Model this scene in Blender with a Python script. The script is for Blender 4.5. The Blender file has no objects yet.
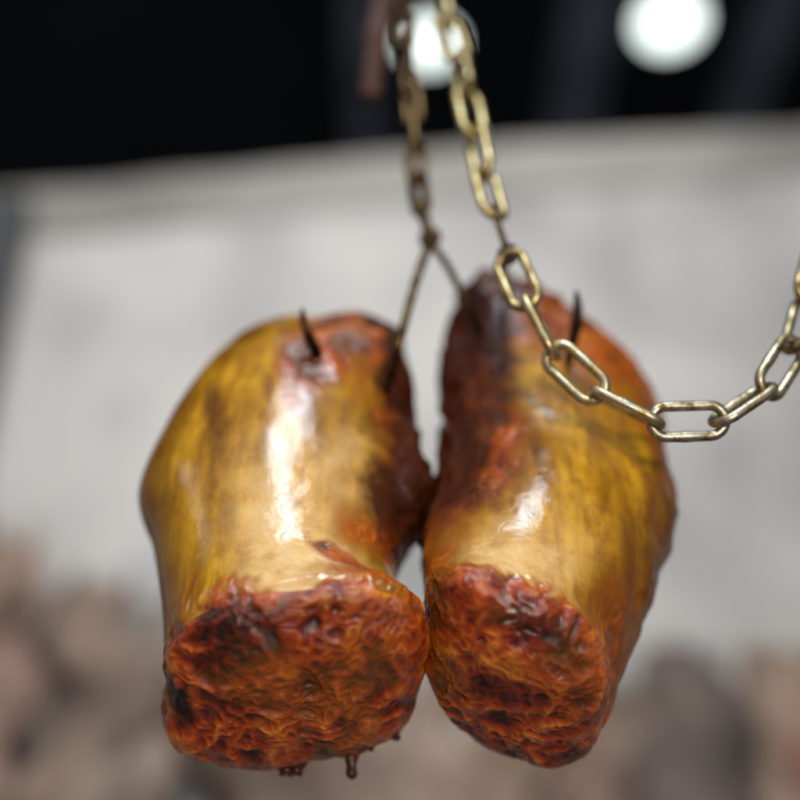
import bpy, math, random
import numpy as np
from mathutils import Vector, noise, Matrix
random.seed(4)
sc=bpy.context.scene
col=sc.collection
sc.view_settings.view_transform='Standard'
sc.view_settings.look='None'
sc.view_settings.exposure=0

# ---------------------------------------------------------------- helpers
def new_mat(name):
    m=bpy.data.materials.new(name); m.use_nodes=True
    nt=m.node_tree; nt.nodes.clear()
    out=nt.nodes.new('ShaderNodeOutputMaterial')
    b=nt.nodes.new('ShaderNodeBsdfPrincipled')
    nt.links.new(b.outputs[0],out.inputs[0])
    return m,nt,b
def N(nt,t,**kw):
    n=nt.nodes.new(t)
    for k,v in kw.items():
        if k in n.inputs: n.inputs[k].default_value=v
        else: setattr(n,k,v)
    return n
def ramp(nt,fac,stops):
    r=nt.nodes.new('ShaderNodeValToRGB')
    e=r.color_ramp.elements
    while len(e)<len(stops): e.new(0.5)
    for el,(p,c) in zip(e,stops):
        el.position=p; el.color=(*c,1) if len(c)==3 else c
    nt.links.new(fac,r.inputs[0]); return r
def mix(nt,fac,a,b,mode='MIX'):
    m=nt.nodes.new('ShaderNodeMix'); m.data_type='RGBA'; m.blend_type=mode
    for s,v in ((0,fac),(6,a),(7,b)):
        if isinstance(v,(float,int)): m.inputs[s].default_value=v
        elif isinstance(v,tuple): m.inputs[s].default_value=(*v,1)
        else: nt.links.new(v,m.inputs[s])
    return m.outputs[2]
def math_(nt,op,a,b=None,clamp=False):
    m=nt.nodes.new('ShaderNodeMath'); m.operation=op; m.use_clamp=clamp
    for i,v in enumerate((a,b)):
        if v is None: continue
        if isinstance(v,(float,int)): m.inputs[i].default_value=v
        else: nt.links.new(v,m.inputs[i])
    return m.outputs[0]
def mesh_obj(name,verts,faces,mat=None,smooth=True,parent=None):
    me=bpy.data.meshes.new(name); me.from_pydata([tuple(v) for v in verts],[],faces); me.update()
    if smooth: me.polygons.foreach_set('use_smooth',[True]*len(me.polygons))
    if mat: me.materials.append(mat)
    o=bpy.data.objects.new(name,me); col.objects.link(o)
    if parent: o.parent=parent
    return o
def empty(name,loc,label,cat,group=None):
    e=bpy.data.objects.new(name,None); e.location=loc; e.empty_display_size=.05; col.objects.link(e)
    e['label']=label; e['category']=cat
    if group: e['group']=group
    return e
def catmull(P,n):
    P=np.array(P,float); m=len(P)
    Q=np.vstack([2*P[0]-P[1],P,2*P[-1]-P[-2]])
    out=[]
    for t in np.linspace(0,m-1,n):
        i=min(int(t),m-2); f=t-i
        p0,p1,p2,p3=Q[i],Q[i+1],Q[i+2],Q[i+3]
        out.append(.5*((2*p1)+(-p0+p2)*f+(2*p0-5*p1+4*p2-p3)*f*f+(-p0+3*p1-3*p2+p3)*f**3))
    return np.array(out)
def tube(path,radii,seg=14,closed=False):
    P=[Vector(p) for p in path]; n=len(P); vs=[];fs=[]
    prev=None
    for i in range(n):
        if closed: t=(P[(i+1)%n]-P[i-1]).normalized()
        else: t=(P[min(i+1,n-1)]-P[max(i-1,0)]).normalized()
        if prev is None:
            a=t.orthogonal().normalized()
        else:
            a=(prev-t*prev.dot(t)).normalized()
        prev=a; b=t.cross(a)
        r=radii[i] if hasattr(radii,'__len__') else radii
        for k in range(seg):
            w=2*math.pi*k/seg
            vs.append(P[i]+a*math.cos(w)*r+b*math.sin(w)*r)
    for i in range(n if closed else n-1):
        j=(i+1)%n
        for k in range(seg):
            l=(k+1)%seg
            fs.append((i*seg+k,i*seg+l,j*seg+l,j*seg+k))
    if not closed:
        fs.append(tuple(range(seg))[::-1]); fs.append(tuple((n-1)*seg+k for k in range(seg)))
    return vs,fs
def sstep(a,b,x):
    t=min(max((x-a)/(b-a),0),1); return t*t*(3-2*t)

# ---------------------------------------------------------------- meat material
def meat_material():
    m,nt,b=new_mat('glazed_meat')
    tc=N(nt,'ShaderNodeTexCoord'); obj=tc.outputs['Object']
    at=N(nt,'ShaderNodeAttribute',attribute_name='zones')
    sep=N(nt,'ShaderNodeSeparateColor'); nt.links.new(at.outputs['Color'],sep.inputs[0])
    red,cream,dark=sep.outputs[0],sep.outputs[1],sep.outputs[2]
    wet=at.outputs['Alpha']
    rel=N(nt,'ShaderNodeAttribute',attribute_name='relief').outputs['Fac']
    edge=N(nt,'ShaderNodeAttribute',attribute_name='edge').outputs['Fac']
    def nz(scale,detail=6,rough=.55,dist=0.,stretch=None):
        n=N(nt,'ShaderNodeTexNoise'); n.inputs['Scale'].default_value=scale
        n.inputs['Detail'].default_value=detail; n.inputs['Roughness'].default_value=rough
        n.inputs['Distortion'].default_value=dist
        if stretch:
            mp=N(nt,'ShaderNodeMapping'); mp.inputs['Scale'].default_value=stretch
            nt.links.new(obj,mp.inputs[0]); nt.links.new(mp.outputs[0],n.inputs['Vector'])
        else: nt.links.new(obj,n.inputs['Vector'])
        return n.outputs['Fac']
    n1=nz(15,7,.62,.5,(1.5,1,.40)); n2=nz(45,8,.65,.4); n3=nz(190,6,.7); n4=nz(26,8,.72,.25); n5=nz(11,5,.6,.3); n6=nz(16,5,.55,.2)
    st_=nz(30,6,.6,.5,(1.6,1,.16))
    rind=ramp(nt,n1,[(.32,(.10,.034,.002)),(.42,(.26,.110,.003)),(.53,(.46,.225,.005)),(.70,(.60,.33,.014))]).outputs[0]
    rind=mix(nt,math_(nt,'MULTIPLY',ramp(nt,st_,[(.38,(1,1,1)),(.56,(0,0,0))]).outputs[0],.5),rind,(.14,.047,.002))
    rind=mix(nt,math_(nt,'MULTIPLY',ramp(nt,n4,[(.36,(1,1,1)),(.52,(0,0,0))]).outputs[0],.5),rind,(.13,.042,.002))
    pale=ramp(nt,n4,[(.3,(.36,.17,.04)),(.48,(.55,.33,.12)),(.72,(.66,.46,.24))]).outputs[0]
    base=mix(nt,cream,rind,pale)
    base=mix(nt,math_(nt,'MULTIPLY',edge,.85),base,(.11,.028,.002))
    h=math_(nt,'ADD',math_(nt,'MULTIPLY',rel,.48),math_(nt,'MULTIPLY',n6,.42))  # relief paints crease shade and ridge glow into the meat colour
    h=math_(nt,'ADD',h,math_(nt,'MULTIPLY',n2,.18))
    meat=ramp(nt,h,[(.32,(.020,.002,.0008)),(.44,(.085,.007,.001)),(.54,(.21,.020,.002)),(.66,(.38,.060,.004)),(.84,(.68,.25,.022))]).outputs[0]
    amber=ramp(nt,n5,[(.48,(0,0,0)),(.60,(1,1,1))]).outputs[0]
    meat=mix(nt,math_(nt,'MULTIPLY',amber,.55),meat,mix(nt,.5,meat,(.48,.16,.006)))
    halo=math_(nt,'ADD',red,math_(nt,'MULTIPLY',math_(nt,'SUBTRACT',n5,.5),.9))
    halo=ramp(nt,halo,[(.12,(0,0,0)),(.58,(1,1,1))]).outputs[0]
    base=mix(nt,math_(nt,'MULTIPLY',halo,.85),base,mix(nt,n2,(.14,.024,.002),(.36,.105,.004)))
    rr=math_(nt,'ADD',red,math_(nt,'MULTIPLY',math_(nt,'SUBTRACT',n2,.5),.9))
    rr=math_(nt,'ADD',rr,math_(nt,'MULTIPLY',math_(nt,'SUBTRACT',n5,.5),.8))
    rmask=ramp(nt,rr,[(.36,(0,0,0)),(.92,(1,1,1))]).outputs[0]
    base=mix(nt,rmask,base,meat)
    dd=math_(nt,'ADD',dark,math_(nt,'MULTIPLY',math_(nt,'SUBTRACT',n6,.5),.6))
    dd=math_(nt,'ADD',dd,math_(nt,'MULTIPLY',math_(nt,'SUBTRACT',n2,.5),.4))
    dm=ramp(nt,dd,[(.14,(0,0,0)),(.88,(1,1,1))]).outputs[0]
    base=mix(nt,math_(nt,'MULTIPLY',dm,.94),base,(.034,.006,.0015))
    char=math_(nt,'MULTIPLY',math_(nt,'SUBTRACT',dd,1.15),3.,True)
    base=mix(nt,char,base,(.006,.004,.003))
    nt.links.new(base,b.inputs['Base Color'])
    ro=ramp(nt,n2,[(.3,(.42,.42,.42)),(.7,(.62,.62,.62))]).outputs[0]
    nt.links.new(ro,b.inputs['Roughness'])
    b.inputs['Specular IOR Level'].default_value=.12
    cw=math_(nt,'ADD',.44,math_(nt,'MULTIPLY',wet,.56))
    nt.links.new(math_(nt,'SUBTRACT',cw,math_(nt,'MULTIPLY',dm,.22)),b.inputs['Coat Weight'])
    cr=ramp(nt,n1,[(.35,(.09,.09,.09)),(.65,(.15,.15,.15))]).outputs[0]
    nt.links.new(math_(nt,'SUBTRACT',cr,math_(nt,'MULTIPLY',wet,.035)),b.inputs['Coat Roughness'])
    wr=nz(46,7,.62,.9)
    ridg=math_(nt,'ABSOLUTE',math_(nt,'SUBTRACT',wr,.5))
    f=math_(nt,'ADD',math_(nt,'MULTIPLY',n3,.34),math_(nt,'MULTIPLY',math_(nt,'POWER',math_(nt,'MULTIPLY',ridg,2.),.6),1.0))
    f=math_(nt,'ADD',f,math_(nt,'MULTIPLY',n2,.5))
    bp=N(nt,'ShaderNodeBump'); bp.inputs['Distance'].default_value=.0027
    patch=ramp(nt,n5,[(.38,(.4,.4,.4)),(.6,(1,1,1))]).outputs[0]
    st=math_(nt,'ADD',math_(nt,'MULTIPLY',rmask,.22),math_(nt,'MULTIPLY',wet,.33))
    st=math_(nt,'ADD',.08,math_(nt,'MULTIPLY',st,patch))
    nt.links.new(st,bp.inputs['Strength'])
    nt.links.new(f,bp.inputs['Height']); nt.links.new(bp.outputs[0],b.inputs['Normal'])
    nt.links.new(bp.outputs[0],b.inputs['Coat Normal'])
    return m
MEAT=meat_material()

# ---------------------------------------------------------------- ham legs
U=np.array([0,-.5,.866])
def ridged(p,sc_,off,warp=.6):
    q=Vector((p[0]*sc_+off,p[1]*sc_,p[2]*sc_))
    w=noise.noise_vector(q*.5)*warp
    n=noise.noise(q+w)
    return 1-abs(n)*2.2
def fbm(p,s,off):
    q=Vector((p[0]*s+off,p[1]*s,p[2]*s))
    return noise.noise(q)+.5*noise.noise(q*2.1)+.25*noise.noise(q*4.3)
NT=440
def build_ham(rows,side,seed,label,loc,yaw):
    nb=330
    S=catmull(rows,nb)
    def frame(s,t):
        tau=math.radians(s[5]); bk=math.radians(s[6]); yw=math.radians(yaw*sstep(0,.22,t))
        vv=np.array([0,-math.cos(tau),math.sin(tau)])
        xv=(np.array([math.cos(bk),0,0])-math.sin(bk)*U)
        x2=xv*math.cos(yw)+vv*math.sin(yw); v2=vv*math.cos(yw)-np.array([1,0,0])*math.sin(yw)
        nn=np.array([0,-math.sin(tau),-math.cos(tau)])
        return x2,v2,nn
    ncap=180
    V=[];info=[]
    ths=np.linspace(0,2*math.pi,NT,endpoint=False)
    def addring(s,r,off,t,kind):
        xv,vv,nn=frame(s,t); C=np.array(s[:3])
        for th in ths:
            c,sn=math.cos(th),math.sin(th); e=2/s[7]
            px=math.copysign(abs(c)**e,c); pv=math.copysign(abs(sn)**e,sn)
            V.append(C+xv*s[3]*px*r+vv*s[4]*pv*r+nn*off)
            info.append((px,pv,r,t,kind,th))
    for i in range(ncap):
        q=(i+.5)/ncap
        r=math.sin(q*math.pi/2)
        addring(S[0],r,.032*(max(0,1-r**2.8))**.62,0,0)
    for i in range(nb):
        addring(S[i],1,0,i/(nb-1),1)
    nt_=40
    for i in range(1,nt_):
        a=i/nt_*math.pi/2
        addring(S[-1],math.cos(a),-.012*math.sin(a),1,2)
    V=np.array(V); tot=ncap+nb+nt_-1
    faces=[]
    for i in range(tot-1):
        for k in range(NT):
            l=(k+1)%NT
            faces.append((i*NT+k,(i+1)*NT+k,(i+1)*NT+l,i*NT+l))
    faces.append(tuple(range(NT))); faces.append(tuple((tot-1)*NT+k for k in range(NT))[::-1])
    # soften the turn between cut face and sides
    G=V.reshape(tot,NT,3)
    for it in range(80):
        lo,hi=ncap-60,ncap+20
        mid_=.5*(G[lo-1:hi-1]+G[lo+1:hi+1])
        G[lo:hi]=.5*G[lo:hi]+.5*mid_
    V=G.reshape(-1,3)
    dt=np.roll(G,-3,1)-np.roll(G,3,1)
    ds=np.zeros_like(G); ds[6:-6]=G[12:]-G[:-12]
    for i in range(6):
        ds[i]=G[i+1]-G[max(i-1,0)]; ds[-1-i]=G[-1-i+(1 if i else 0)]-G[-2-i]
    nm=np.cross(dt,ds); L=np.linalg.norm(nm,axis=2,keepdims=True); nm=nm/np.maximum(L,1e-12)
    nm=nm.reshape(-1,3)
    mid=(ncap+nb//2)*NT
    if nm[mid][0]<0: nm=-nm
    zones=[];relief=[];edges=[];V2=V.copy()
    sd=seed*7.3
    for i,(p,(px,pv,r,t,kind,th)) in enumerate(zip(V,info)):
        f1=fbm(p,9,sd); f2=fbm(p,26,sd+5)
        streak=noise.noise(Vector((math.cos(th)*7,math.sin(th)*7,sd)))+.5*noise.noise(Vector((math.cos(th)*17,math.sin(th)*17,sd+3)))
        if kind==0: cut=1.
        elif kind==1: cut=1-sstep(.0,.17,t+.12*f2+.10*f1+.06*streak)
        else: cut=0.
        crm=0;drk=0;edg=0;smear=0
        if side=='L':
            flap=sstep(.40,.95,px+.35*f1)*sstep(.22,.42,t)
            lowr=sstep(.0,.5,px+.2*f1)*sstep(.03,.1,t)*(1-sstep(.15,.34,t+.08*f1))*.6+.45*sstep(.4,.9,-px)*(1-sstep(.12,.3,t))
            crm=sstep(-.65,-.1,px+.2*f1)*(1-sstep(.40,.85,px+.15*f1))*(1-sstep(.30,.62,t+.15*f1))*sstep(.2,.6,pv)
            if kind==1:
                drk=sstep(.42,.85,px+.2*f2)*sstep(.26,.46,t)*1.0+.5*sstep(.72,.94,t+.1*f2)*sstep(-.7,.2,px+.2*f1)  # inner flank: dark meat plus shadow painted into the colour
                if pv>0: smear=.85*math.exp(-((px-.42-1.3*(.30-t)+.18*f1)/.13)**2)*sstep(.05,.1,t)*(1-sstep(.28,.36,t+.06*f2))
            toph=sstep(.52,.76,t+.14*f1)*sstep(-.55,.2,px+.4*f1)*.8
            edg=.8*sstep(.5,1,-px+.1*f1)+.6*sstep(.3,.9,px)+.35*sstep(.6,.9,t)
        else:
            flap=sstep(-.10,.65,-px+.38*f1)*sstep(.18,.48,t)*.9
            lowr=sstep(.45,1.,px+.2*f1)*(1-sstep(.2,.4,t))*.50+sstep(.4,.9,-px)*(1-sstep(.2,.4,t))*.6
            crm=sstep(-.7,-.1,px+.15*f1)*(1-sstep(.35,.8,px+.12*f1))*(1-sstep(.24,.42,t+.1*f1))*sstep(.1,.5,pv)
            if kind==1: drk=sstep(-.05,.70,-px+.3*f2)*.85*sstep(.2,.5,t)+sstep(.58,.86,t+.12*f1)*.42*sstep(-.9,.3,-px+.3*f2)+.45*sstep(.7,1,px+.2*f2)*sstep(.2,.5,t)+.35*sstep(.8,.97,t)  # dark red flank and rim; inner side also has painted shadow
            toph=max(sstep(.64,.90,t+.14*f1)*.85,sstep(.62,1,px+.2*f1)*sstep(.45,.7,t)*.8,.5*sstep(.5,.8,-px+.5*f1))
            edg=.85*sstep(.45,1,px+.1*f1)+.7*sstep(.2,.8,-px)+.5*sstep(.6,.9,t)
        under=sstep(.1,.8,-pv)*.75 if kind==1 else 0
        red=max(cut,flap,lowr,toph,under,smear)
        r1=ridged(p,17,sd,1.0); r2=ridged(p,44,sd+3,.9); r3=ridged(p,110,sd+8,.5)
        rl=.44*r1+.33*r2+.23*r3
        w=sstep(.35,1.,red)
        smooth_patch=.4+.6*sstep(-.3,.4,fbm(p,13,sd+40))
        fl_k=.65
        if kind==0: fl_k=1.1-.4*sstep(.8,1,r)
        elif t<.12: fl_k=.7
        d=(rl-.55)*(.0072*w*smooth_patch*fl_k+.0003)
        d+=.0024*fbm(p,6,sd+11)+.0004*fbm(p,17,sd+13)
        rimw=(sstep(.45,1,r) if kind==0 else 1-sstep(.04,.16,t)) if kind<2 else 0
        d+=rimw*.0060*fbm(p,14,sd+31)
        if kind==0: d+=.004*fbm(p,12,sd+33)*(1-sstep(.45,1,r))
        if kind==1:
            wk=noise.noise(Vector((math.cos(th)*9,math.sin(th)*9,t*9+sd)))
            wk2=noise.noise(Vector((math.cos(th)*22,math.sin(th)*22,t*14+sd)))
            d+=(.0016*(1-2*abs(wk))+.0010*wk2)*(1-sstep(.05,.28,t))*sstep(0,.05,t)
            if side=='L':
                e=sstep(.72,1,px)*sstep(.38,.5,t)*(1-sstep(.85,.95,t)); d+=e*(.008*ridged(p,22,sd+9)-.003)
                e=sstep(.75,1,px)*math.exp(-((t-.55)/.08)**2); d+=e*(.015+.007*f2)
                e=sstep(.7,1,-px)*(1-sstep(.12,.2,t))*sstep(0,.05,t); d+=e*.005*f2
            else:
                e=sstep(.72,1,-px)*sstep(.25,.4,t); d+=e*(.012*ridged(p,24,sd+9)-.006)
                e=sstep(.85,1,px)*sstep(0,.05,t); d+=e*.004*f2
            e=sstep(.82,1.,t); d+=e*.010*ridged(p,26,sd+2)
        if side=='L' and kind<2:
            d+=.010*math.exp(-(((px*r+.95)/.25)**2+((pv*r+.45)/.35)**2))*(1-sstep(.06,.14,t))
            d+=.006*sstep(.7,1,-pv*r)*(1-sstep(.05,.15,t))*f2
        V2[i]=p+nm[i]*d
        if kind==0:
            drk=.28*sstep(.1,.7,-fbm(p,12,sd+20))+.28*sstep(.5,1.,-pv*r)+.3*sstep(.6,1,-pv*r)*sstep(-.2,.5,f2)+.5*sstep(.5,1.1,.60-rl)+.12*sstep(.72,.98,r+.12*f2)  # blotches are meat colour; low edge and creases have shade painted in
        elif kind==1 and t<.1: drk+=.12*cut
        if side=='L':
            q=((px*r+.88+.08*f1)/.09)**2+((pv*r-.02-.35*f2)/.15)**2
            if kind==0 or t<.05: drk+=2.4*math.exp(-q)
        else: q=9
        if kind==2: drk=.5
        lim=2.0 if q<3 else 1.0
        zones.append((min(1,red),max(0,min(1,crm if kind==1 else 0))*.95,max(0,min(lim,drk)),max(0,min(1,cut))))
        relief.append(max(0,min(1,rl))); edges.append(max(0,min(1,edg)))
    root=empty('ham_leg',loc,label,'ham','ham legs hanging on chains')
    tmp=bpy.data.meshes.new('t'); O=np.array(loc)
    tmp.from_pydata((V2-O).tolist(),[],faces); tmp.update()
    if tmp.polygons[(ncap+nb//2)*NT].normal.x<0:
        faces=[f[::-1] for f in faces]; tmp.clear_geometry(); tmp.from_pydata((V2-O).tolist(),[],faces); tmp.update()
    vn=np.zeros(len(V2)*3); tmp.vertices.foreach_get('normal',vn); vn=vn.reshape(-1,3)
    seam=ncap+6
    sets={'cut_end':[],'rind':[]}
    nf=(tot-1)*NT
    for fi,f in enumerate(faces):
        if fi<nf: ring=fi//NT
        else: ring=0 if fi==nf else tot
        sets['cut_end' if ring<seam else 'rind'].append(f)
    for nme,fl in sets.items():
        used=sorted({v for f in fl for v in f}); mp={v:i for i,v in enumerate(used)}
        me=bpy.data.meshes.new(nme)
        me.from_pydata([tuple(V2[v]-O) for v in used],[],[tuple(mp[v] for v in f) for f in fl]); me.update()
        me.polygons.foreach_set('use_smooth',[True]*len(me.polygons))
        ca=me.color_attributes.new('zones','FLOAT_COLOR','POINT')
        ca.data.foreach_set('color',np.array([zones[v] for v in used],dtype=np.float32).ravel())
        fa=me.attributes.new('relief','FLOAT','POINT')
        fa.data.foreach_set('value',np.array([relief[v] for v in used],dtype=np.float32))
        fb=me.attributes.new('edge','FLOAT','POINT')
        fb.data.foreach_set('value',np.array([edges[v] for v in used],dtype=np.float32))
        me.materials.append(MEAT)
        me.normals_split_custom_set_from_vertices([tuple(vn[v]) for v in used])
        o=bpy.data.objects.new(nme,me); col.objects.link(o); o.parent=root
    return root

Lrows=[(-.094,.9938,1.7787,.117,.112,25,-7,2.9),(-.0965,.9988,1.7985,.119,.111,24,-7,2.9),(-.1088,1.0071,1.8356,.114,.100,18,-5,2.6),
(-.1188,1.0191,1.8748,.114,.0987,13,-3,2.4),(-.1212,1.0345,1.9282,.128,.103,10,-2,2.3),(-.125,1.0437,1.9823,.146,.101,10,-2,2.2),
(-.1201,1.0556,2.0716,.133,.094,10,-4,2.2),(-.1068,1.0611,2.1321,.121,.078,12,-6,2.4),(-.0982,1.0629,2.169,.105,.055,14,-7,2.5),(-.0944,1.0639,2.1900,.080,.035,14,-7,2.3)]
Rrows=[(.1040,.9929,1.7842,.0880,.107,25,20,2.5),(.1100,.9974,1.8039,.092,.106,24,20,2.5),(.120,1.0057,1.8381,.101,.098,18,16,2.4),
(.1304,1.0167,1.879,.115,.094,13,12,2.2),(.1458,1.0299,1.9262,.122,.094,10,10,2.1),(.1606,1.0437,1.9757,.126,.091,10,8,2.1),
(.1676,1.066,2.065,.124,.084,10,12,2.2),(.1734,1.086,2.139,.132,.075,12,20,2.2),(.172,1.086,2.206,.117,.055,14,27,2.3),(.1400,1.080,2.266,.058,.032,14,30,2.2)]
hamL=build_ham(Lrows,'L',1,"glossy ochre ham leg with broad red cut end on dark hook",(-.11,1.05,2.15),-5)
hamR=build_ham(Rrows,'R',2,"glossy amber ham leg with dark ragged flank on brass chain",(.16,1.05,2.17),12)

def drip(parent,base,length,r,dk):
    b=np.array(base)
    path=[b+np.array([0,-.004,.022]),b+np.array([.0005,-.002,.010]),b,b-np.array([.0005,0,length*.5]),b-np.array([-.0004,0,length*.85]),b-np.array([0,0,length])]
    vs,fs=tube(catmull(path,24),np.interp(np.linspace(0,5,24),[0,1,2,3,4,5],[r*2.6,r*2.2,r*1.5,r*.8,r*.95,r*.25]),16)
    O=np.array(parent.location)
    vs=[np.array(v)+.0008*np.array(noise.noise_vector(Vector(v)*110)) for v in vs]
    o=mesh_obj('drip',[v-O for v in vs],fs,MEAT,True,parent)
    me=o.data
    ca=me.color_attributes.new('zones','FLOAT_COLOR','POINT'); fa=me.attributes.new('relief','FLOAT','POINT'); me.attributes.new('edge','FLOAT','POINT')
    for i in range(len(vs)):
        ca.data[i].color=(1,0,dk,1); fa.data[i].value=.65
drip(hamL,(-.046,1.080,1.736),.027,.0060,.0)
drip(hamL,(-.108,1.083,1.722),.009,.008,1.6)
drip(hamL,(-.098,1.083,1.723),.010,.006,1.6)
drip(hamL,(-.005,1.078,1.757),.012,.006,.3)
drip(hamL,(-.030,1.078,1.745),.010,.006,.2)

# ---------------------------------------------------------------- metals
def metal(name,c1,c2,c3,rough=.34,met=1.0,sc_=60,silver=None):
    m,nt,b=new_mat(name)
    tc=N(nt,'ShaderNodeTexCoord')
    n=N(nt,'ShaderNodeTexNoise'); n.inputs['Scale'].default_value=sc_; n.inputs['Detail'].default_value=7; n.inputs['Roughness'].default_value=.65
    nt.links.new(tc.outputs['Object'],n.inputs['Vector'])
    oi=N(nt,'ShaderNodeObjectInfo')
    f=math_(nt,'ADD',n.outputs['Fac'],math_(nt,'MULTIPLY',math_(nt,'SUBTRACT',oi.outputs['Random'],.5),.25))
    r=ramp(nt,f,[(.32,c1),(.5,c2),(.7,c3)]).outputs[0]
    if silver:
        sx=N(nt,'ShaderNodeSeparateXYZ'); nt.links.new(oi.outputs['Location'],sx.inputs[0])
        mr=N(nt,'ShaderNodeMapRange'); nt.links.new(sx.outputs['Z'],mr.inputs['Value'])
        mr.inputs['From Min'].default_value=1.98; mr.inputs['From Max'].default_value=2.14
        mr.inputs['To Min'].default_value=.65; mr.inputs['To Max'].default_value=.1
        k=math_(nt,'MULTIPLY',mr.outputs[0],ramp(nt,n.outputs['Fac'],[(.38,(0,0,0)),(.56,(1,1,1))]).outputs[0])
        r=mix(nt,k,r,silver)
    nt.links.new(r,b.inputs['Base Color'])
    b.inputs['Metallic'].default_value=met
    rr=ramp(nt,n.outputs['Fac'],[(.3,(rough+.15,)*3),(.7,(rough-.08,)*3)]); nt.links.new(rr.outputs[0],b.inputs['Roughness'])
    bp=N(nt,'ShaderNodeBump'); bp.inputs['Distance'].default_value=.0006; bp.inputs['Strength'].default_value=.6
    nt.links.new(n.outputs['Fac'],bp.inputs['Height']); nt.links.new(bp.outputs[0],b.inputs['Normal'])
    return m
BRASS=metal('yellow_zinc_steel',(.10,.06,.022),(.34,.24,.085),(.52,.42,.20),.40,1.0,90,(.50,.51,.48))
RUST=metal('tarnished_steel',(.014,.007,.005),(.05,.027,.012),(.14,.09,.04),.42)
IRON=metal('blackened_iron',(.010,.005,.004),(.03,.012,.008),(.05,.025,.016),.5,.5)
ROD=metal('rusted_rod',(.012,.004,.003),(.035,.010,.006),(.06,.018,.010),.85,.0)

def link_mesh(name,L=.073,Wd=.029,r=.0037,mat=None):
    hw=Wd/2-r; hl=L/2-r; st=hl-hw; path=[]
    n=14
    for i in range(n+1):
        a=math.pi*i/n
        path.append((-hw*math.cos(a),0,st+hw*math.sin(a)))
    for i in range(1,5): path.append((hw,0,st-2*st*i/5))
    for i in range(n+1):
        a=math.pi*i/n
        path.append((hw*math.cos(a),0,-st-hw*math.sin(a)))
    for i in range(1,5): path.append((-hw,0,-st+2*st*i/5))
    rad=[r]*len(path)
    k=n+1+2; rad[k]=r*1.14; rad[k-1]=r*1.05
    vs,fs=tube(path,rad,12,True)
    me=bpy.data.meshes.new(name); me.from_pydata([tuple(v) for v in vs],[],fs); me.update()
    me.polygons.foreach_set('use_smooth',[True]*len(me.polygons)); me.materials.append(mat); return me
def chain(root,pts,me,pitch,ang0,step,jit=8,start=0.0):
    P=catmull(pts,400); seg=np.linalg.norm(np.diff(P,axis=0),axis=1); cum=np.concatenate([[0],np.cumsum(seg)])
    n=int((cum[-1]-start)/pitch); O=Vector(root.location)
    def at(s): return Vector([np.interp(s,cum,P[:,k]) for k in range(3)])
    ang=ang0
    for i in range(n):
        a=at(start+i*pitch); b=at(start+(i+1)*pitch)
        z=(b-a).normalized(); c=(a+b)/2
        y=Vector((0,1,0)); y=(y-z*y.dot(z)).normalized(); x=y.cross(z)
        M=Matrix((x,y,z)).transposed()@Matrix.Rotation(math.radians(ang+random.uniform(-jit,jit)),3,'Z')
        o=bpy.data.objects.new('chain_link',me); col.objects.link(o)
        o.matrix_world=Matrix.Translation(c-O)@M.to_4x4(); o.parent=root
        ang+=step
CB=[(.0985,.8975,2.243),(.091,.9088,2.306),(.0796,.9176,2.4107),(.0656,.9259,2.5163),(.0499,.9371,2.6168),(.0393,.9457,2.742),(.03,.95,2.95)]
CC=[(.1090,.8926,2.182),(.1268,.8886,2.1209),(.1528,.8926,2.060),(.2042,.8889,2.006),(.2680,.8885,1.9841),(.333,.8897,2.0151),(.3800,.8915,2.0749),(.4110,.8926,2.154),(.4559,.899,2.2628),(.5021,.9046,2.4131),(.52,.91,2.6)]
CA=[(.0336,.9746,2.268),(.0206,.971,2.3385),(.0177,.966,2.4266),(.0099,.967,2.544),(.0065,.971,2.658),(.0027,.985,2.794),(.002,.985,2.95)]
LB=link_mesh('chain_link',.079,.038,.0049,BRASS)
LC=link_mesh('chain_link',.084,.039,.0052,BRASS)
LA=link_mesh('chain_link',.064,.028,.0052,RUST)
rb=empty('chain',(.1096,.8926,2.19),"dull yellow long-link chain looping down beside the amber ham",'chain')
chain(rb,CB,LC,.066,35,86,6)
chain(rb,CC,LB,.0605,28,90,6)
ra=empty('chain',CA[0],"tarnished dark long-link chain holding the wire hook",'chain')
chain(ra,CA,LA,.044,70,66)

# ---------------------------------------------------------------- hooks
def ring_path(c,R,nrm=(0,1,0),n=24):
    c=Vector(c);nv=Vector(nrm).normalized(); a=nv.orthogonal().normalized(); b=nv.cross(a)
    return [c+a*R*math.cos(2*math.pi*i/n)+b*R*math.sin(2*math.pi*i/n) for i in range(n)]
Oc=np.array(rb.location)
cpath=catmull([(.0975,.8985,2.252),(.1000,.8960,2.236),(.1045,.8945,2.213),(.1085,.8928,2.194),(.1100,.8926,2.182)],30)
vs,fs=tube(cpath-Oc,np.interp(np.linspace(0,1,30),[0,.15,.5,.85,1],[.005,.0036,.0033,.0036,.0055]),12)
mesh_obj('connector',vs,fs,RUST,True,rb)
def hook(name,label,pts,r,mat,eye=None,tip=True,cat='hook',eyeR=.009,tr=None):
    P=catmull(pts,90); root=empty(name,tuple(P[0]),label,cat); O=np.array(P[0])
    rad=np.full(90,r)
    if tip:
        tr=tr or r
        rad[45:70]=np.linspace(r,tr,25); rad[70:]=tr*np.sqrt(np.linspace(1,.03,20))
    vs,fs=tube(P,rad,14); mesh_obj('shank',[np.array(v)-O for v in vs],fs,mat,True,root)
    if eye:
        vs,fs=tube(ring_path(eye,eyeR,(.5,1,.2)),r*.9,12,True); mesh_obj('eye',[np.array(v)-O for v in vs],fs,mat,True,root)
    return root
HA=[(.0336,.9746,2.268),(.0164,.960,2.199),(.001,.950,2.125),(-.012,.985,2.09),(-.0333,1.035,2.085),(-.071,1.02,2.10),(-.0866,.975,2.1175),(-.0975,.948,2.132),(-.1017,.9396,2.153)]
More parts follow.
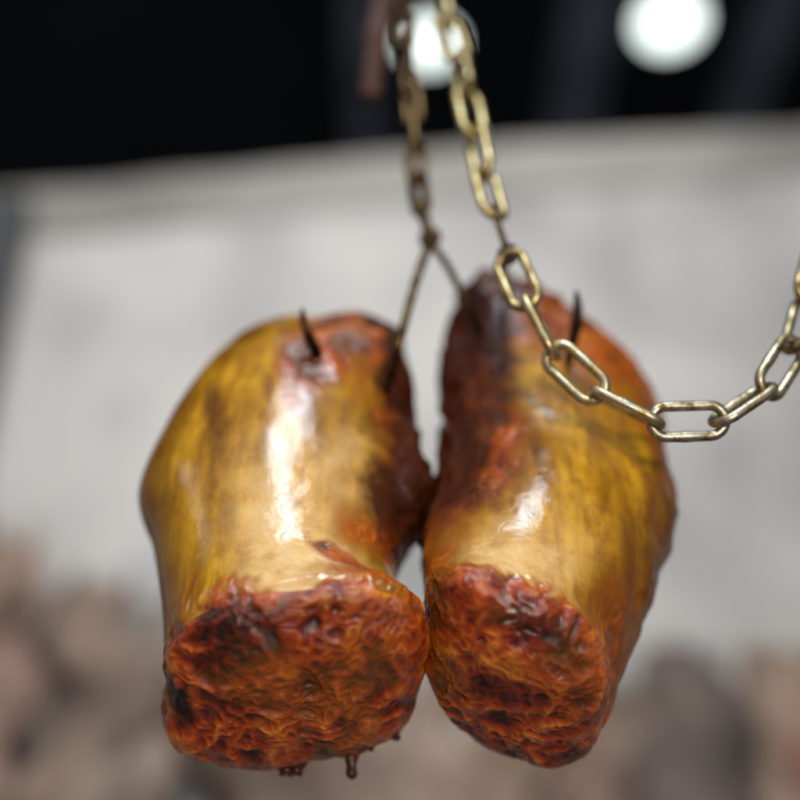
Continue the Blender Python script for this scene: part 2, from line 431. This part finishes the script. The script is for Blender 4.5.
hook('meat_hook',"dark steel meat hook piercing the ochre ham, curved tip showing",HA,.0050,RUST,(.0336,.9746,2.272),tr=.0066)
WA=[(.0336,.9746,2.266),(.0526,.985,2.241),(.0705,.998,2.207),(.091,1.03,2.185),(.12,1.08,2.17)]
hook('hanging_wire',"thin tarnished wire from the chain to the amber ham",WA,.0043,RUST,None,False,'wire')
HB=[(.1096,.8926,2.184),(.1130,.95,2.215),(.125,1.05,2.20),(.1747,1.04,2.13),(.181,.975,2.130),(.1846,.945,2.150),(.1836,.935,2.172)]
hook('meat_hook',"blackened meat hook through the amber ham, sharp upright tip",HB,.0035,IRON,(.1096,.8926,2.186),tr=.0064)
DK=[(-.010,1.0056,2.95),(-.0164,1.0056,2.758),(-.0284,.9907,2.624),(-.036,1.0,2.53),(-.0372,1.003,2.512)]
def bar():
    P=catmull(DK,60); root=empty('iron_rod',tuple(P[-1]),"thick rusted dark red iron rod hanging beside the chains",'rod'); O=P[-1]
    rad=np.full(60,.0135); rad[-8:]=.0135*np.sqrt(np.clip(1-np.linspace(0,.97,8)**2,0,1)); rad[30:34]*=1.25
    vs,fs=tube(P,rad,18); mesh_obj('shaft',[np.array(v)-O for v in vs],fs,ROD,True,root)
bar()

# ---------------------------------------------------------------- background
def cloth_mat(name,c,c2=None,rough=.85,sc_=3.,c3=None,stretch=None):
    m,nt,b=new_mat(name); tc=N(nt,'ShaderNodeTexCoord')
    n=N(nt,'ShaderNodeTexNoise'); n.inputs['Scale'].default_value=sc_; n.inputs['Detail'].default_value=6
    if stretch:
        mp=N(nt,'ShaderNodeMapping'); mp.inputs['Scale'].default_value=stretch
        nt.links.new(tc.outputs['Object'],mp.inputs[0]); nt.links.new(mp.outputs[0],n.inputs['Vector'])
    else: nt.links.new(tc.outputs['Object'],n.inputs['Vector'])
    st=[(.35,c2 or tuple(x*.7 for x in c)),(.65,c)]
    if c3: st=[(.36,c2),(.5,c),(.64,c3)]
    r=ramp(nt,n.outputs['Fac'],st)
    nt.links.new(r.outputs[0],b.inputs['Base Color']); b.inputs['Roughness'].default_value=rough
    w=N(nt,'ShaderNodeTexNoise'); w.inputs['Scale'].default_value=160; nt.links.new(tc.outputs['Object'],w.inputs['Vector'])
    bp=N(nt,'ShaderNodeBump'); bp.inputs['Distance'].default_value=.002; bp.inputs['Strength'].default_value=.4
    nt.links.new(w.outputs['Fac'],bp.inputs['Height']); nt.links.new(bp.outputs[0],b.inputs['Normal'])
    return m
CANV=cloth_mat('canvas',(.64,.605,.575),(.28,.265,.26),.9,1.3,None,(1,1,.9))  # broad tone contrast paints soft uneven light into the cloth
HEM=cloth_mat('canvas_hem',(.32,.30,.27),(.20,.19,.17),.9,1.5)
def sheet(name,fn,nu,nv,mat,parent=None):
    vs=[fn(i/nu,j/nv) for j in range(nv+1) for i in range(nu+1)]
    fs=[(j*(nu+1)+i,j*(nu+1)+i+1,(j+1)*(nu+1)+i+1,(j+1)*(nu+1)+i) for j in range(nv) for i in range(nu)]
    return mesh_obj(name,vs,fs,mat,True,parent)
cv=empty('canvas_sheet',(0,3.2,.3),"pale beige grey canvas sheet hung as a wall",'canvas')
def topz(x): return 4.012+.112*x
def cy(x,z): return .05*noise.noise(Vector((x*1.3,z*.9,1)))+.02*noise.noise(Vector((x*3,z*1.8,3)))
def canv(u,v):
    x=-3.2+6.4*u; zt=topz(x)-.19; z=.3+(zt-.3)*v
    return (x,3.25-.5*v+cy(x,z)-3.2,z-.3)
sheet('panel',canv,160,90,CANV,cv)
def hem(u,v):
    x=-3.2+6.4*u; zt=topz(x); z=zt-.20+.20*v
    return (x,2.742+cy(x,zt-.17)-.004*math.sin(v*math.pi)-3.2,z-.3)
sheet('hem',hem,120,6,HEM,cv)

DARK=cloth_mat('dark_ceiling',(.014,.018,.030),(.006,.008,.014),.95,.6)
BEAM=cloth_mat('beam_steel',(.22,.27,.36),(.13,.16,.23),.6,2)
ce=sheet('ceiling',lambda u,v:(-9+18*u,1.2+11*v,8.0),4,4,DARK); ce['kind']='structure'
bw=sheet('back_wall',lambda u,v:(-9+18*u,10,0+8*v),4,4,DARK); bw['kind']='structure'
fl_=sheet('floor',lambda u,v:(-9+18*u,-3+13*v,0),4,4,cloth_mat('concrete_floor',(.22,.2,.18))); fl_['kind']='structure'
def box(name,c,s,mat,parent=None,bev=.01):
    import bmesh
    bm=bmesh.new(); bmesh.ops.create_cube(bm,size=1)
    for v in bm.verts: v.co=Vector((v.co.x*s[0],v.co.y*s[1],v.co.z*s[2]))
    bmesh.ops.bevel(bm,geom=bm.edges[:],offset=bev,segments=2,affect='EDGES')
    me=bpy.data.meshes.new(name); bm.to_mesh(me); bm.free(); me.materials.append(mat)
    o=bpy.data.objects.new(name,me); o.location=c; col.objects.link(o)
    if parent: o.parent=parent
    return o
for x,w in ((1.36,.36),(2.65,.26),(-.26,.24),(3.6,.3)):
    o=box('ceiling_beam',(x,5.5,7.8),(w,8,.3),BEAM)
    o['label']="painted blue grey steel beam under the dark ceiling"; o['category']='beam'; o['group']='ceiling beams'

m,nt,b=new_mat('lamp_glow'); b.inputs['Base Color'].default_value=(1,1,1,1)
b.inputs['Emission Color'].default_value=(.88,1,.96,1); b.inputs['Emission Strength'].default_value=2.4
GLOW=m
SHADE=cloth_mat('lamp_housing',(.05,.05,.055),None,.5)
for (x,y,z,R) in ((1.3512,3.8173,5.8876,.155),(.15,3.8748,5.80,.125)):
    lp=empty('ceiling_lamp',(x,y,z),"round white high-bay lamp hanging from the ceiling",'lamp','ceiling lamps')
    vs=[];fs=[];sg=40
    prof=[(0.001,-.06),(R*.4,-.055),(R*.8,-.035),(R,0)]
    for (r,h) in prof:
        for k in range(sg): vs.append((r*math.cos(2*math.pi*k/sg),r*math.sin(2*math.pi*k/sg),h))
    for i in range(3):
        for k in range(sg): l=(k+1)%sg; fs.append((i*sg+k,(i+1)*sg+k,(i+1)*sg+l,i*sg+l))
    ob=mesh_obj('lens',vs,fs,GLOW,True,lp)
    vs=[];fs=[]
    prof=[(R*1.0,.002),(R*1.05,.0),(R*1.06,.05),(R*.6,.18),(R*.35,.3),(.02,.32),(.02,8.0-z)]
    for (r,h) in prof:
        for k in range(sg): vs.append((r*math.cos(2*math.pi*k/sg),r*math.sin(2*math.pi*k/sg),h))
    for i in range(len(prof)-1):
        for k in range(sg): l=(k+1)%sg; fs.append((i*sg+k,(i+1)*sg+k,(i+1)*sg+l,i*sg+l))
    mesh_obj('housing',vs,fs,SHADE,True,lp)
    lp.rotation_euler=(math.radians(-10),0,0)

rail=empty('clothes_rail',(0,2.9,2.75),"slim pale clothes rail holding garments",'rail')
vs,fs=tube([(-2.2,0,-.06),(0,0,-.30),(2.2,0,-.40)],.006,10); mesh_obj('bar',vs,fs,CANV,True,rail)
P1=(.33,.225,.165);P2=(.14,.085,.062);P3=(.27,.12,.08);P5=(.23,.16,.12)
specs=[('beige brown',P5,P2,P1),('dusty pink',(.30,.18,.14),P2,(.36,.25,.19)),('mottled brown',(.15,.098,.072),(.08,.055,.045),P5),('sand coloured',P1,P5,(.38,.28,.22)),('grey brown',(.11,.083,.073),(.06,.048,.045),(.19,.145,.12)),('rust stained',P3,P2,P1),('pale tan',(.31,.22,.165),P2,(.38,.28,.22))]
mats=[cloth_mat('garment_cloth',c,c2,.9,5.0,c3) for _,c,c2,c3 in specs]
plan=[(-1.40,2.74,0,.34),(-1.20,2.70,6,.32),(-1.05,2.68,1,.30),(-.90,2.66,4,.34),(-.76,2.56,0,.32),(-.62,2.52,6,.28),(-.52,2.50,2,.26),(-.40,2.38,0,.28),(-.24,2.34,1,.28),(-.06,2.34,3,.28),(.12,2.28,6,.28),(.30,2.30,0,.26),(.46,2.28,1,.26),(.58,2.32,2,.32),(.72,2.38,4,.32),(.86,2.32,2,.32),(.98,2.34,0,.28),(1.10,2.34,5,.28),(1.24,2.38,2,.30),(1.40,2.40,2,.28),(-1.6,2.6,2,.28)]
for gi,(x,zt,ci,w) in enumerate(plan):
    yy=2.94+random.uniform(-.10,.05); Lh=1.1; so=gi*3.7
    zt+=random.uniform(-.05,.05)
    root=empty('hanging_garment',(x,yy,zt-Lh),specs[ci][0]+" garment hanging from the rail by the canvas",'garment','garments hanging under the canvas')
    vs=[];fs=[];nu,nv=48,44;ph=random.uniform(0,6);kf=random.choice([5,6,7])
    lean=random.uniform(-.40,.40)
    for j in range(nv+1):
        v=j/nv
        sh=.25+.75*math.sqrt(max(0,1-((v-.74)/.26)**2)) if v>.74 else 1+.1*(.74-v)
        for i in range(nu):
            a=2*math.pi*i/nu
            f=1+.16*math.sin(kf*a+ph)*(1.1-v)
            f*=1+.7*noise.noise(Vector((math.cos(a)*.8,so,v*5)))
            vs.append((w/2*sh*math.cos(a)*f+lean*(1-v)+.10*noise.noise(Vector((so,v*5,0))),.07*sh*math.sin(a)*f,v*Lh+.12*noise.noise(Vector((math.cos(a)*2,math.sin(a),so)))*v))
    for j in range(nv):
        for i in range(nu): l=(i+1)%nu; fs.append((j*nu+i,j*nu+l,(j+1)*nu+l,(j+1)*nu+i))
    fs.append(tuple(nv*nu+i for i in range(nu)))
    mesh_obj('cloth',vs,fs,mats[ci],True,root)
    P=catmull([(0,0,Lh-.02),(0,0,Lh+.03),(.02,0,Lh+.06),(0,0,Lh+.085),(-.015,0,Lh+.07)],20)
    vs,fs=tube(P,.0025,8); mesh_obj('hanger',vs,fs,IRON,True,root)
POST=cloth_mat('grey_paint',(.07,.07,.075),(.05,.05,.055),.8)
po=box('post',(-1.19,2.60,1.85),(.14,.08,3.70),POST,None,.008)
po['label']="dark grey post standing at the edge of the canvas"; po['category']='post'

# ---------------------------------------------------------------- light
w=bpy.data.worlds.new('World'); sc.world=w; w.use_nodes=True
bg=w.node_tree.nodes['Background']; bg.inputs[0].default_value=(1.0,.96,.90,1); bg.inputs[1].default_value=.18
def area(name,loc,target,sx,sy,power,colr=(1,1,1),spread=180):
    l=bpy.data.lights.new(name,'AREA'); l.shape='RECTANGLE'; l.size=sx; l.size_y=sy; l.energy=power; l.color=colr
    l.spread=math.radians(spread)
    o=bpy.data.objects.new(name,l); o.location=loc; col.objects.link(o)
    o.rotation_euler=(Vector(target)-Vector(loc)).to_track_quat('-Z','Y').to_euler(); return o
area('key_lamp',(.05,-.9,4.1),(.02,1.0,2.0),.40,1.2,90,(.78,.90,1.0))
area('side_lamp',(-2.4,-.2,3.2),(-.1,1,2),.3,1.0,7,(.9,.96,1))
area('cut_fill',(.5,-1.4,1.5),(0,1,1.85),.14,.12,42,(1,.90,.78))  # added front fill to brighten the cut ends, not a real fixture
area('canvas_fill',(.3,.9,5.2),(0,3.1,2.8),2.0,.5,19,(1,.98,.95),100)  # added fill that lights the canvas alone, not a real fixture

cam=bpy.data.cameras.new('Camera'); co=bpy.data.objects.new('Camera',cam); col.objects.link(co)
co.location=(0,0,1.5); co.rotation_euler=(math.radians(120),0,0)
cam.sensor_width=36; cam.lens=36/(2*math.tan(math.radians(20))); cam.clip_end=100; cam.clip_start=.05
cam.dof.use_dof=True; cam.dof.focus_distance=.985; cam.dof.aperture_fstop=cam.lens/1000/.058
sc.camera=co
